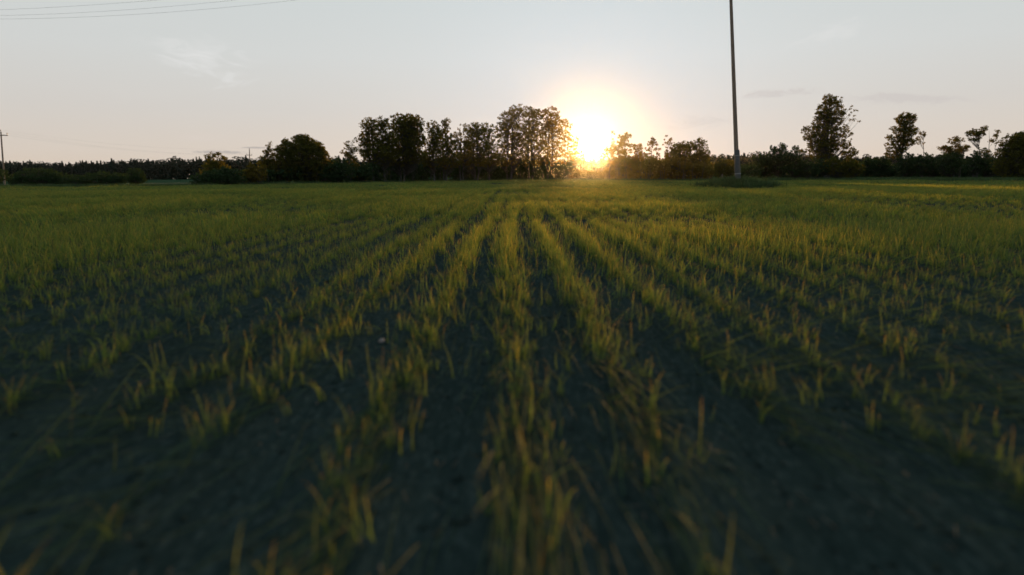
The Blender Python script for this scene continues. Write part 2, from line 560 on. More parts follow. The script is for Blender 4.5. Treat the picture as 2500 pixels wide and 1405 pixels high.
def rows(y0, y1, step, half, sig, stray):
    """plants along the drill rows between depths y0 and y1"""
    P = []
    kmax = int((half(y1)) / ROW) + 1
    for k in range(-kmax, kmax + 1):
        xc = k * ROW + (0.13 * (float(vnoise(k * 1.7 + 0.5, 0.5, 15)) - 0.5) if k else 0.0)
        y = np.arange(y0, y1, step)
        y = y + rng.uniform(-step / 2, step / 2, len(y))
        wob = 0.16 * (vnoise(y * 0.23, np.full_like(y, k * 7.3), 11) - 0.5)
        s = sig * (1.4 if k == 0 else 1.0 + 0.25 * min(abs(k) / 5, 1))
        x = xc + wob + rng.normal(0, s, len(y))
        st = rng.random(len(y)) < stray + 0.55 * min(abs(xc) / 2.6, 1.0)
        x = np.where(st, xc + rng.uniform(-ROW / 2, ROW / 2, len(y)), x)
        # thin and bare stretches of the row
        dens = 0.55 * vnoise(y * 0.55, np.full_like(y, k * 3.1 + 40), 12) + 0.45 * vnoise(x * 0.9, y * 0.45, 13)
        far = np.clip((y - 6) / 14, 0, 1)
        thr = np.interp(y, [0, 3.2, 5.0, 9.0, 20.0], [0.46, 0.40, 0.31, 0.26, 0.20]) - (0.26 if k == 0 else 0.08 if abs(k) == 1 else 0) - 0.20 * np.clip(np.abs(x) / 1.8 - 0.5, 0, 1)
        thr = thr + 0.22 * np.clip((y - 4) / 5, 0, 1) * (0.55 * vnoise(x * 0.32, y * 0.13, 17) + 0.45 * vnoise(x * 0.9, y * 0.35, 18) - 0.48)
        soft = np.clip((dens - thr - 0.10 * (float(vnoise(k * 2.3 + 0.5, 7.5, 16)) - 0.5)) / 0.16 + 0.45, 0.015, 1)
        keep = (rng.random(len(y)) < soft) & (np.abs(x) < half(y))
        P.append(np.stack([x[keep], y[keep]], -1))
    P = np.concatenate(P)
    fe = field_end(P[:, 0], P[:, 1])
    P = P[P[:, 1] < fe]
    P = P[((P[:, 0] - POLE[0]) / 1.5) ** 2 + ((P[:, 1] - POLE[1]) / 1.3) ** 2 > 1]
    return P


def put_crop(name, P, coll, ncoll, smin, smax, rj, label):
    n = len(P)
    patch = 0.55 + 0.9 * vnoise(P[:, 0] * 0.35, P[:, 1] * 0.22, 21)
    scl = rng.uniform(smin, smax, n) * np.clip(patch, 0.55, 1.25)
    scl = np.where(rng.random(n) < 0.06, scl * 1.35, scl)
    rot = rng.normal(0, rj, n)
    pts = np.stack([P[:, 0], P[:, 1], height(P[:, 0], P[:, 1]) - 0.006], -1)
    pick = rng.integers(0, ncoll, n)
    if coll is NEAR:                                # long blades lying along the rows, mostly in the nearest metres
        lng = rng.random(n) < np.interp(P[:, 1], [0, 3.5, 6, 9], [0.86, 0.72, 0.34, 0.08])
        pick = np.where(lng, 9 + rng.integers(0, 5, n), pick)
        rot = np.where(lng, rot * 0.12, rot)
    scatter(name, pts, rot, scl, pick, coll, label, rng.normal(0, 0.10, (n, 2)) * (np.where(lng, 0.2, 1.0)[:, None] if coll is NEAR else 1.0))
    return n


P1 = rows(-1.5, 13.0, 0.013, lambda y: 0.80 * np.maximum(y, 0) + 3.0, 0.050, 0.10)
P2 = rows(13.0, 46.0, 0.10, lambda y: 0.80 * y + 3.0, 0.065, 0.14)
n1_ = put_crop('crop_grass', P1, NEAR, 9, 0.50, 1.0, 0.35, 'young green crop blades growing in rows across the field')
n2_ = put_crop('crop_grass', P2, MID, 7, 0.60, 1.1, 0.6, 'young crop covering the middle of the field')
gx, gy = np.meshgrid(np.arange(-140, 140, 0.55), np.arange(46, 140, 0.62))
P3 = np.stack([gx.ravel(), gy.ravel()], -1) + rng.uniform(-0.3, 0.3, (gx.size, 2))
P3 = P3[(np.abs(P3[:, 0]) < 0.80 * P3[:, 1] + 3) & (P3[:, 1] < field_end(P3[:, 0], P3[:, 1]))]
P3 = P3[((P3[:, 0] - POLE[0]) / 2.6) ** 2 + ((P3[:, 1] - POLE[1]) / 2.2) ** 2 > 1]
P3 = P3[0.6 * vnoise(P3[:, 0] * 0.45, P3[:, 1] * 0.16, 31) + 0.4 * vnoise(P3[:, 0] * 1.3, P3[:, 1] * 0.3, 32) + 0.25 * (vnoise(P3[:, 0] * 0.10, P3[:, 1] * 0.05, 33) - 0.5) > 0.34]
n3_ = put_crop('crop_grass', P3, FAR, 6, 0.8, 1.2, 3.0, 'young crop covering the far end of the field')

# rough grass along the edge of the field and on the little mound round the pole
gx, gy = np.meshgrid(np.arange(-130, 130, 0.7), np.arange(44, 175, 0.8))
P4 = np.stack([gx.ravel(), gy.ravel()], -1) + rng.uniform(-0.35, 0.35, (gx.size, 2))
fe = field_end(P4[:, 0], P4[:, 1])
tpx = P4[:, 0] / P4[:, 1] * FPX + CX
wid = np.interp(tpx, [-500, 600, 900, 1300, 1700, 2000, 2600], [5, 5, 8, 14, 14, 22, 26])
P4 = P4[(P4[:, 1] > fe) & (P4[:, 1] < fe + wid) & (np.abs(P4[:, 0]) < 0.80 * P4[:, 1] + 3)]
n = len(P4)
scatter('verge_grass', np.stack([P4[:, 0], P4[:, 1], height(P4[:, 0], P4[:, 1])], -1), rng.uniform(0, 6.28, n), rng.uniform(0.7, 1.25, n),
        rng.integers(0, 6, n), VERGE, 'rough dark grass along the far edge of the field')
a = rng.uniform(0, 2 * np.pi, 520); r = np.sqrt(rng.random(520)) * 1.0
r = r * (0.65 + 0.6 * vnoise(a * 1.6, a * 0 + 0.5, 51))
P5 = np.stack([POLE[0] + 2.4 * r * np.cos(a), POLE[1] + 2.3 * r * np.sin(a)], -1)
scatter('mound_grass', np.stack([P5[:, 0], P5[:, 1], height(P5[:, 0], P5[:, 1])], -1), rng.uniform(0, 6.28, 520), rng.uniform(0.35, 1.0, 520) * np.where(rng.random(520) < 0.15, 1.6, 1.0),
        rng.integers(0, 6, 520), VERGE, 'tussocky dark grass on the small mound round the tall pole')

# clods of earth lying between the rows
V, F = [], []
nb = 0
ico = np.array([(1, 0, 0), (-1, 0, 0), (0, 1, 0), (0, -1, 0), (0, 0, 1), (0, 0, -1)], float)
icf = [(0, 2, 4), (2, 1, 4), (1, 3, 4), (3, 0, 4), (2, 0, 5), (1, 2, 5), (3, 1, 5), (0, 3, 5)]
for i in range(7000):
    y = 1.0 + 40 * rng.random() ** 2.0
    x = rng.uniform(-1, 1) * (0.8 * y + 1.5)
    s = rng.uniform(0.003, 0.013) * (1 + y / 25)
    if rng.random() < 0.02:
        s *= 2.2
    v = ico * (s * rng.uniform(0.6, 1.4, (6, 1))) * np.array([1, 1.2, 0.7])
    an = rng.uniform(0, 6.28); c_, s_ = math.cos(an), math.sin(an)
    v = v @ np.array([[c_, -s_, 0], [s_, c_, 0], [0, 0, 1]])
    V.append(v + (x, y, float(height(x, y)) + s * 0.2)); F.append(np.array(icf) + nb); nb += 6
obj('soil_clods', mesh_from('soil_clods', np.concatenate(V), np.concatenate(F), {'soil': np.ones(nb)}), M_GROUND, kind='stuff',
    label='small clods of dark earth between the rows')


# bits of old straw pressed into the soil by the drill
V, F, nb = [], [], 0
for i in range(1500):
    y = 0.9 + 16 * rng.random() ** 1.7
    x = rng.uniform(-1, 1) * (0.8 * y + 1.2)
    L, w_ = rng.uniform(0.008, 0.035), rng.uniform(0.0008, 0.0018)
    an = math.pi / 2 + rng.normal(0, 0.35)
    d_, q_ = np.array([math.cos(an), math.sin(an), rng.normal(0, 0.08)]), np.array([-math.sin(an), math.cos(an), 0])
    c_ = np.array([x, y, float(height(x, y)) + 0.006])
    V += [c_ - d_ * L + q_ * w_, c_ - d_ * L - q_ * w_, c_ + d_ * L - q_ * w_, c_ + d_ * L + q_ * w_, c_ - d_ * L * .9 + (0, 0, w_), c_ + d_ * L * .9 + (0, 0, w_)]
    F += [(nb, nb + 1, nb + 2, nb + 3), (nb, nb + 3, nb + 5, nb + 4), (nb + 1, nb + 4, nb + 5, nb + 2)]; nb += 6
obj('straw_litter', mesh_from('straw_litter', V, F), M_STRAW, kind='stuff', label='bits of old straw lying on the soil between the rows')


# ---------------------------------------------------------------- trees and bushes
def leaf_cloud(C, R, per, size, g):
    """diamond leaves round clump centres C with radii R (n,3)"""
    n = len(C)
    c = np.repeat(C, per, 0); r = np.repeat(R, per, 0)
    d = g.normal(size=(n * per, 3)); d /= np.linalg.norm(d, axis=1)[:, None]
    c = c + d * r * (g.random((n * per, 1)) ** 0.5)
    a = g.normal(size=c.shape); a /= np.linalg.norm(a, axis=1)[:, None]
    b = np.cross(a, g.normal(size=c.shape)); b /= np.linalg.norm(b, axis=1)[:, None]
    s = size * g.uniform(0.55, 1.35, (len(c), 1))
    a = a * s * 0.62; b = b * s * 0.42
    V = np.stack([c - a, c + b, c + a, c - b], 1).reshape(-1, 3)
    F = np.arange(len(V)).reshape(-1, 4)
    tint = np.repeat(np.repeat(g.random(n), per) * 0.6 + g.random(n * per) * 0.4, 4)
    return V, F, tint


def plant(name, label, cat, D, stems, lobes, mat=None, group=None, k=2.6, seed=None, clump=4.8, leafpx=2.7, per=15, limbs=0.6, trunk_r=None, foot=True):
    """a tree or bush: stems [px, ...] and crown lobes (px, py, rx, ry[, density]) measured in the photograph at depth D"""
    g = np.random.default_rng(seed if seed is not None else abs(hash(label)) % 99991) if False else np.random.default_rng(sum(ord(ch) * (i + 1) for i, ch in enumerate(label)) % 999983)
    is_tree = cat == 'tree'
    mpp = D / FPX                                   # metres per photo pixel at that depth
    x0 = at(stems[0], 440, D)
    base = np.array([x0[0], D, float(height(x0[0], D))])
    C, R = [], []
    for lb in lobes:
        px, py, rx, ry = lb[0], lb[1], lb[2] * (1.52 if group == G3 else 1.2), lb[3] * 1.10
        dens = lb[4] if len(lb) > 4 else 1.0
        cen = at(px, py, D)
        nn = max(3, int(dens * k * rx * ry / clump ** 2 * (2.2 if is_tree else 1.8)))
        d = g.normal(size=(nn, 3)); d /= np.linalg.norm(d, axis=1)[:, None]
        rr = (g.random((nn, 1)) ** 0.42)
        p = cen + d * rr * np.array([rx * mpp, max(rx, 0.6 * ry) * mpp * 0.9, ry * mpp])
        C.append(p)
        R.append(np.full((nn, 3), clump * mpp) * g.uniform(0.45, 1.25, (nn, 1)) * np.array([1, 1, 0.75]))
    C, R = np.concatenate(C), np.concatenate(R)
    C[:, 2] = np.maximum(C[:, 2], base[2] + 0.10)
    root = obj(name, None, loc=base, label=label, cat=cat, group=group)
    V, F, T = leaf_cloud(C - base, R, per, leafpx * mpp, g)
    V[:, 2] = np.maximum(V[:, 2], 0.02)
    zt = C[:, 2].max() - base[2]
    B = Build()
    tr = trunk_r or max(0.035, 0.0135 * zt)
    paths = []
    for i, spx in enumerate(stems):
        b0 = at(spx, 440, D)
        b0 = np.array([b0[0] - base[0], g.normal(0, 0.25) if i else 0, -0.08])
        near = C[np.argsort(np.abs(C[:, 0] - base[0] - b0[0]) - 0.35 * (C[:, 2] - base[2]))[:6]] - base
        top = near[np.argmax(near[:, 2])] if len(near) else np.array([0, 0, zt])
        top = np.array([0.6 * b0[0] + 0.4 * top[0], 0.5 * top[1], 0.96 * max(top[2], 0.5 * zt)])
        pts = [b0 + (top - b0) * t + np.array([g.normal(0, 0.012), g.normal(0, 0.012), 0]) * zt * (0 < t < 1) for t in np.linspace(0, 1, 7)]
        rr = [tr * (1.25 if t == 0 else 1.0) * (1 - 0.85 * t) / (1 + 0.35 * i) for t in np.linspace(0, 1, 7)]
        B.tube(pts, rr, 7)
        paths.append((np.array(pts), rr))
    for c in (C - base):
        if g.random() > limbs:
            continue
        pts, rr = paths[int(np.argmin([abs(pp[3][0] - c[0]) for pp, _ in paths]))]
        hz = np.hypot(c[0] - np.interp(c[2], pts[:, 2], pts[:, 0]), c[1])
        za = np.clip(c[2] - 0.7 * hz - 0.05 * zt, 0.08 * zt, 0.93 * zt)
        s = np.array([np.interp(za, pts[:, 2], pts[:, j]) for j in range(3)])
        r0 = np.interp(za, pts[:, 2], rr)
        m = s * 0.5 + c * 0.5 + np.array([g.normal(0, 0.06) * hz, g.normal(0, 0.06) * hz, -0.08 * hz])
        B.tube([s, m, c], [min(0.45 * r0, 0.02 + 0.012 * hz), 0.012 + 0.006 * hz, 0.008], 4, cap=False)
    is_tree = cat == 'tree'
    obj('trunk' if is_tree else 'stem', B.mesh('trunk'), M_BARK, root)
    obj('crown' if is_tree else 'foliage', mesh_from('crown', V, F, {'tint': T}), mat or M_LEAF, root)
    return root


G3 = 'tall trees of the backlit row'
G1 = 'bushes along the left hedge'
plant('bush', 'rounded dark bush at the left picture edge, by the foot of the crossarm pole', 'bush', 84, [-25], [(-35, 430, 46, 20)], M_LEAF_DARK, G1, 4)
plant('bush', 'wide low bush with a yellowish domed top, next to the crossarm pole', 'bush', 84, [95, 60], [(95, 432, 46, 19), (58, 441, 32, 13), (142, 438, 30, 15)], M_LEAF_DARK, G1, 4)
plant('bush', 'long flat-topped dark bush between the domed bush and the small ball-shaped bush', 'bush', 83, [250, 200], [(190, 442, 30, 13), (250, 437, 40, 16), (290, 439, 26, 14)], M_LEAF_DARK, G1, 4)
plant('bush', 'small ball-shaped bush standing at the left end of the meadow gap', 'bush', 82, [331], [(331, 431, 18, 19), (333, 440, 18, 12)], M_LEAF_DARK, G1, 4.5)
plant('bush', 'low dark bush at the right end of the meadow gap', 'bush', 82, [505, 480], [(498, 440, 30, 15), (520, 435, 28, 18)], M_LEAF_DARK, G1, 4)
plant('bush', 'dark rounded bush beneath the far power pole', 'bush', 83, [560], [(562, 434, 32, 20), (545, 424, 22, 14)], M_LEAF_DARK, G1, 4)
plant('broadleaf_tree', 'small tree with an open arching top rising over the left hedge', 'tree', 90, [525, 532], [(512, 384, 11, 6, .8), (527, 378, 12, 5, .8), (543, 385, 10, 5, .7), (518, 402, 18, 10), (535, 404, 18, 10), (528, 418, 34, 16)], M_LEAF, None, 3)
plant('bush', 'small yellowing bush just right of the far power pole', 'bush', 88, [612, 632], [(612, 412, 9, 14), (630, 424, 20, 22), (600, 432, 24, 16)], M_LEAF_AUT_GLOW, None, 3)

G2 = 'trees of the leafy clump left of the tall row'
plant('broadleaf_tree', 'slender open-topped tree at the left end of the rounded leafy clump', 'tree', 95, [655, 646], [(657, 362, 8, 14, .5), (655, 385, 12, 18, .7), (645, 392, 10, 20, .5), (650, 415, 20, 26)], M_LEAF, G2, 2.6)
plant('broadleaf_tree', 'bushy tree with two pointed tops in the left half of the leafy clump', 'tree', 96, [700, 690], [(697, 350, 8, 10), (682, 365, 9, 12, .8), (703, 372, 20, 22), (690, 402, 34, 38)], M_LEAF, G2, 3.4)
plant('broadleaf_tree', 'tallest, dome-shaped dense tree of the rounded leafy clump', 'tree', 97, [740, 730], [(731, 338, 11, 9), (749, 337, 10, 9), (738, 356, 30, 22), (748, 392, 44, 44), (765, 358, 16, 16)], M_LEAF, G2, 4)
plant('broadleaf_tree', 'lower sloping tree at the right end of the rounded leafy clump', 'tree', 96, [785, 775], [(775, 365, 16, 16, .9), (786, 378, 12, 16, .8), (785, 408, 24, 34)], M_LEAF, G2, 3.4)
plant('bush', 'dark thicket between the rounded leafy clump and the feathery birch', 'bush', 96, [825, 840, 810], [(832, 416, 32, 28), (805, 424, 26, 22)], M_LEAF_DARK, None, 4)
plant('birch_tree', 'thin feathery birch, almost bare, standing alone left of the tall row', 'tree', 99, [857, 852], [(850, 352, 6, 12, .35), (866, 348, 6, 14, .35), (857, 366, 15, 14, .45), (842, 372, 9, 10, .3), (858, 385, 16, 14, .7), (862, 412, 12, 24, .7)], M_LEAF_AUT_GLOW, None, 2.4)
plant('bush', 'dark low bush at the left foot of the tall row', 'bush', 100, [884], [(884, 420, 22, 20)], M_LEAF_DARK, None, 4)

G3 = 'tall trees of the backlit row'
plant('broadleaf_tree', 'leftmost tree of the tall row with a stray low branch', 'tree', 104, [912, 905], [(903, 310, 15, 20), (898, 345, 16, 26), (915, 372, 26, 26), (884, 372, 8, 5, .8)], M_LEAF, G3, 2.7)
plant('broadleaf_tree', 'narrow tree second from the left end of the tall row', 'tree', 106, [938], [(933, 304, 13, 16), (940, 340, 20, 28), (942, 380, 22, 24)], M_LEAF, G3, 2.7)
plant('broadleaf_tree', 'broad full-crowned tree in the left part of the tall row', 'tree', 110, [985, 978], [(985, 302, 28, 22), (1006, 303, 22, 22), (985, 345, 34, 34), (1016, 335, 15, 26), (975, 385, 32, 22), (1010, 380, 22, 20)], M_LEAF, G3, 2.7)
plant('broadleaf_tree', 'narrow tree with a rounded tip right of the broad crowned tree', 'tree', 115, [1060], [(1057, 314, 13, 17, .8), (1060, 348, 19, 26), (1055, 386, 24, 22)], M_LEAF, G3, 2.5)
plant('broadleaf_tree', 'tree topped by a small separate tuft, middle of the tall row', 'tree', 118, [1090, 1082], [(1083, 302, 6, 11, .6), (1090, 296, 6, 8, .5), (1091, 312, 6, 8, .6), (1080, 322, 11, 10), (1087, 352, 19, 26), (1095, 390, 24, 20)], M_LEAF, G3, 2.5)
plant('birch_tree', 'thin sparse tree in the low dip of the tall row', 'tree', 122, [1125, 1132], [(1118, 345, 14, 22, .6), (1134, 322, 12, 18, .25), (1138, 352, 11, 18, .5), (1128, 382, 22, 20, .9)], M_LEAF_AUT_GLOW, G3, 2.4)
plant('broadleaf_tree', 'dense tree just right of the dip in the tall row', 'tree', 126, [1165, 1158], [(1160, 320, 19, 19), (1163, 358, 23, 30), (1152, 392, 26, 18)], M_LEAF, G3, 2.6)
plant('broadleaf_tree', 'thin-topped tree squeezed against the left side of the tallest tree', 'tree', 130, [1195], [(1190, 318, 12, 17, .6), (1195, 352, 16, 28, .8), (1195, 390, 22, 20)], M_LEAF, G3, 2.3)
plant('broadleaf_tree', 'tallest tree of the row, crown stepping up to the right', 'tree', 137, [1248, 1240], [(1263, 273, 14, 16), (1243, 290, 16, 18), (1226, 305, 10, 18, .8), (1250, 330, 30, 34), (1245, 380, 30, 26)], M_LEAF_AUT_GLOW, G3, 1.9)  # warm leaf colour here puts the low sun's glow into the crown
plant('broadleaf_tree', 'tall tree with a twin-tipped crown beside the tallest tree', 'tree', 138, [1300, 1291], [(1288, 275, 11, 13), (1306, 276, 11, 14, .8), (1298, 308, 26, 28), (1295, 352, 28, 32, .85), (1305, 392, 26, 18, .8)], M_LEAF_AUT_GLOW, G3, 1.8)  # crown coloured warm to carry the glow of the nearby sun
plant('broadleaf_tree', 'golden-edged tree nearest the sun end of the tall row', 'tree', 138, [1338, 1345], [(1322, 274, 9, 12, .6), (1345, 280, 16, 18), (1352, 302, 18, 22), (1343, 335, 24, 32, .8), (1340, 378, 26, 26, .8)], M_LEAF_SUNGLOW, G3, 1.7)
plant('birch_tree', 'sparse drooping tree at the sunlit right end of the tall row', 'tree', 137, [1378, 1386], [(1380, 295, 8, 12, .35), (1376, 318, 15, 20, .5), (1384, 348, 18, 24, .5), (1388, 382, 24, 20, .6), (1404, 352, 8, 16, .35), (1412, 378, 10, 14, .4)], M_LEAF_SUNGLOW, G3, 1.8)

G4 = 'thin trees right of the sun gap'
plant('birch_tree', 'wispy bare sapling at the right edge of the sun gap', 'tree', 122, [1488], [(1488, 372, 13, 20, .4), (1474, 385, 10, 10, .3), (1497, 330, 9, 10, .15)], M_LEAF_SUNGLOW, G4, 2.3)
plant('birch_tree', 'taller sunlit tree with a forked top, right of the sun gap', 'tree', 121, [1522, 1512], [(1522, 340, 12, 14, .8), (1530, 335, 9, 10, .7), (1508, 362, 16, 18, .5), (1526, 368, 18, 20, .8), (1518, 395, 30, 14)], M_LEAF_SUNGLOW, G4, 2.3)
plant('birch_tree', 'small rounded sunlit tree just right of the forked one', 'tree', 119, [1556], [(1556, 362, 11, 14, .8), (1562, 382, 13, 18), (1550, 395, 20, 14)], M_LEAF_SUNGLOW, G4, 2.3)
plant('birch_tree', 'thin stem tree with one small leafy tuft at its top', 'tree', 117, [1588, 1606], [(1592, 346, 8, 10, .9), (1583, 372, 12, 18, .35), (1606, 366, 7, 18, .35), (1592, 392, 20, 10, .6)], M_LEAF_SUNGLOW, G4, 2.3)
plant('birch_tree', 'faint feathery tree left of the bushy round-topped trees', 'tree', 114, [1634], [(1630, 345, 12, 14, .25), (1640, 362, 14, 16, .3), (1628, 376, 7, 10, .8), (1636, 396, 20, 14)], M_LEAF_SUNGLOW, G4, 2.3)
plant('broadleaf_tree', 'bushy tree with a flat rounded top, midway between sun and tall pole', 'tree', 108, [1668, 1660], [(1656, 363, 16, 12), (1676, 358, 18, 12), (1664, 392, 34, 28)], M_LEAF, None, 3.4)
plant('broadleaf_tree', 'open-crowned tree with an arching top branch, left of the tall pole', 'tree', 106, [1705, 1698], [(1706, 344, 9, 6, .8), (1718, 350, 8, 7, .7), (1694, 358, 14, 9, .7), (1716, 372, 15, 15), (1702, 402, 30, 26)], M_LEAF, None, 3)

G5 = 'bushes of the right hedge'
plant('bush', 'round ball-shaped bush immediately left of the tall pole', 'bush', 93, [1772], [(1771, 409, 22, 20), (1772, 422, 24, 14)], M_LEAF, G5, 4.5)
plant('bush', 'low bush immediately right of the tall pole', 'bush', 93, [1828], [(1828, 419, 27, 14)], M_LEAF_DARK, G5, 4)
plant('bush', 'broad dark bush left of the two-tufted hedge tree', 'bush', 95, [1866, 1850], [(1864, 402, 30, 28)], M_LEAF_DARK, G5, 4)
plant('broadleaf_tree', 'hedge tree with two small round tufts on top', 'tree', 94, [1900, 1908], [(1886, 364, 8, 8, .9), (1910, 360, 9, 9, .9), (1903, 392, 28, 26)], M_LEAF_DARK, None, 3.4)
plant('bush', 'upright dark bush at the left foot of the tall lone tree', 'bush', 93, [1942], [(1943, 364, 7, 7, .9), (1938, 384, 18, 18), (1940, 412, 24, 18)], M_LEAF_DARK, G5, 3.6)
plant('broadleaf_tree', 'tall lone tree with an airy tapering crown, right of the pole', 'tree', 95, [2014, 2019],
      [(2026, 246, 16, 13), (2014, 268, 18, 16), (2044, 250, 14, 12, .6), (2047, 278, 15, 20, .8), (2022, 292, 18, 18), (2000, 285, 10, 14), (1992, 306, 12, 12, .8), (1968, 318, 9, 13, .6),
       (2008, 328, 28, 22), (1978, 338, 13, 12, .6), (2050, 318, 16, 18, .6), (2066, 335, 12, 18, .5), (2002, 358, 28, 16), (2030, 352, 16, 18), (2058, 356, 14, 10, .6), (2072, 372, 18, 12),
       (2006, 382, 30, 13), (1962, 370, 16, 4, .9), (2082, 270, 9, 16, .16), (2090, 292, 12, 5, .2)], M_LEAF, None, 2.7, trunk_r=0.2)
plant('bush', 'dark wide bush beneath the tall lone tree', 'bush', 92, [1990, 1972], [(1988, 410, 34, 22)], M_LEAF_DARK, G5, 4)
plant('bush', 'olive-tinted bush right of the tall lone tree trunk', 'bush', 91, [2052, 2070], [(2050, 408, 34, 24), (2084, 412, 20, 18)], M_LEAF, G5, 4)
plant('bush', 'small dark pointed bush midway between the two lone trees', 'bush', 100, [2118], [(2116, 410, 14, 22), (2116, 394, 6, 8)], M_LEAF_DARK, G5, 4)
plant('bush', 'taller dark bush left of the smaller lone tree', 'bush', 98, [2150], [(2150, 402, 20, 18), (2154, 416, 22, 16)], M_LEAF_DARK, G5, 4)
plant('broadleaf_tree', 'smaller lone tree with a lopsided airy crown and thick straight trunk', 'tree', 92, [2197],
      [(2210, 285, 14, 8), (2228, 290, 11, 9), (2194, 294, 11, 10, .7), (2212, 306, 16, 12), (2222, 322, 16, 12), (2186, 316, 12, 10, .5), (2200, 326, 14, 10, .9), (2180, 338, 14, 10, .7), (2218, 346, 18, 10), (2196, 348, 14, 10),
       (2174, 358, 12, 10, .6), (2200, 364, 12, 10), (2172, 376, 10, 9, .7), (2188, 382, 12, 10, .7)], M_LEAF, None, 2.9, trunk_r=0.20)
plant('birch_tree', 'thin bare sapling with one tuft, beside the smaller lone tree', 'tree', 93, [2250], [(2253, 330, 6, 9, .8), (2246, 340, 8, 5, .5), (2250, 350, 10, 6, .15)], M_LEAF_AUT_GLOW, None, 2.3, limbs=1)
plant('bush', 'dark bush at the right foot of the smaller lone tree', 'bush', 90, [2216], [(2218, 402, 26, 24), (2208, 418, 24, 14)], M_LEAF_DARK, G5, 4)
plant('bush', 'broad bush between the smaller lone tree and the thin-crowned trees', 'bush', 88, [2264, 2250], [(2262, 402, 30, 24), (2280, 414, 24, 16)], M_LEAF_DARK, G5, 4)
plant('birch_tree', 'low thin-crowned tree with a dome of fine twigs, right side', 'tree', 86, [2328, 2338], [(2335, 344, 16, 11, .35), (2310, 362, 14, 6, .8), (2345, 362, 18, 8, .6), (2330, 374, 20, 8, .6)], M_LEAF_AUT_GLOW, None, 5.0)
plant('bush', 'dense dark bush under the low thin-crowned tree', 'bush', 85, [2322, 2340], [(2316, 398, 26, 26), (2336, 392, 14, 16)], M_LEAF_DARK, G5, 4)
plant('birch_tree', 'tall thin tree with bare stems and flat leafy top, near the big right bush', 'tree', 82, [2384, 2408, 2424], [(2372, 324, 12, 9, .5), (2390, 326, 13, 6, .9), (2402, 318, 9, 8, .5), (2380, 340, 14, 7, .35), (2432, 326, 7, 10, .35), (2425, 345, 10, 8, .3), (2396, 372, 18, 10, .35)], M_LEAF, None, 4.4, limbs=0.8)
plant('bush', 'dark gappy bush beneath the tall thin tree', 'bush', 80, [2376, 2400], [(2372, 398, 14, 26, .8), (2404, 402, 28, 24), (2424, 412, 24, 18)], M_LEAF_DARK, G5, 3.4)
plant('bush', 'big dense bush with sunlit yellow edge at the right picture edge', 'bush', 74, [2490, 2475, 2520], [(2476, 352, 26, 24), (2500, 344, 24, 20), (2470, 388, 36, 36), (2515, 375, 40, 45), (2545, 400, 40, 36), (2490, 415, 50, 22)], M_LEAF, None, 4.5)


# tangled undergrowth below the tall row and the sun gap: nobody could count its stems
def undergrowth(name, label, tops, Dadd, mat, n, seed):
    g = np.random.default_rng(seed)
    t = np.array(tops, float)
    C, R, S = [], [], Build()
    for _ in range(n):
        px = g.uniform(t[0, 0], t[-1, 0])
        D = float(np.interp(px, _B[:, 0], _B[:, 1])) + g.uniform(*Dadd)
        top = np.interp(px, t[:, 0], t[:, 1]) + g.normal(0, 3) + 22 * (float(vnoise(px / 26, 0.5, seed)) - 0.55)
        zt = at(px, top, D)[2]
        x = at(px, top, D)[0]
        m = D / FPX
        zc = zt * g.random() ** 0.7
        C.append((x, D, max(zc, 0.15))); R.append((7 * m, 7 * m, 6 * m))
        if g.random() < 0.22:
            S.tube([(x, D, -0.05), (x + g.normal(0, .1), D, zt * 0.5), (x + g.normal(0, .2), D + g.normal(0, .2), zt)], [0.05, 0.035, 0.01], 4, cap=False)
    V, F, T = leaf_cloud(np.array(C), np.array(R), 26, 0.27, g)
    V[:, 2] = np.maximum(V[:, 2], 0.02)
    o = obj(name, mesh_from(name, V, F, {'tint': T}), mat, kind='stuff', label=label)
    obj('undergrowth_stems', S.mesh(name + '_stems'), M_BARK, o)['kind'] = 'stuff'


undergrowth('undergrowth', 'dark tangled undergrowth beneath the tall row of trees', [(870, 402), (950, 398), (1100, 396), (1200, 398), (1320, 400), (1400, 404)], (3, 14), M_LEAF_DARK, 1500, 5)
undergrowth('undergrowth', 'low scrub across the sunlit gap between the trees', [(1390, 412), (1415, 424), (1470, 425), (1492, 408), (1510, 396), (1600, 392), (1650, 394), (1740, 408)], (4, 16), M_LEAF_AUT_GLOW, 950, 6)
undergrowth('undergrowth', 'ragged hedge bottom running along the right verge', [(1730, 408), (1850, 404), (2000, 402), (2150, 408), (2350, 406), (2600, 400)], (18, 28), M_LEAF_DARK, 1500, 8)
undergrowth('undergrowth', 'low scrub at the foot of the leafy clump', [(590, 428), (660, 414), (780, 412), (880, 410)], (6, 12), M_LEAF_DARK, 420, 9)

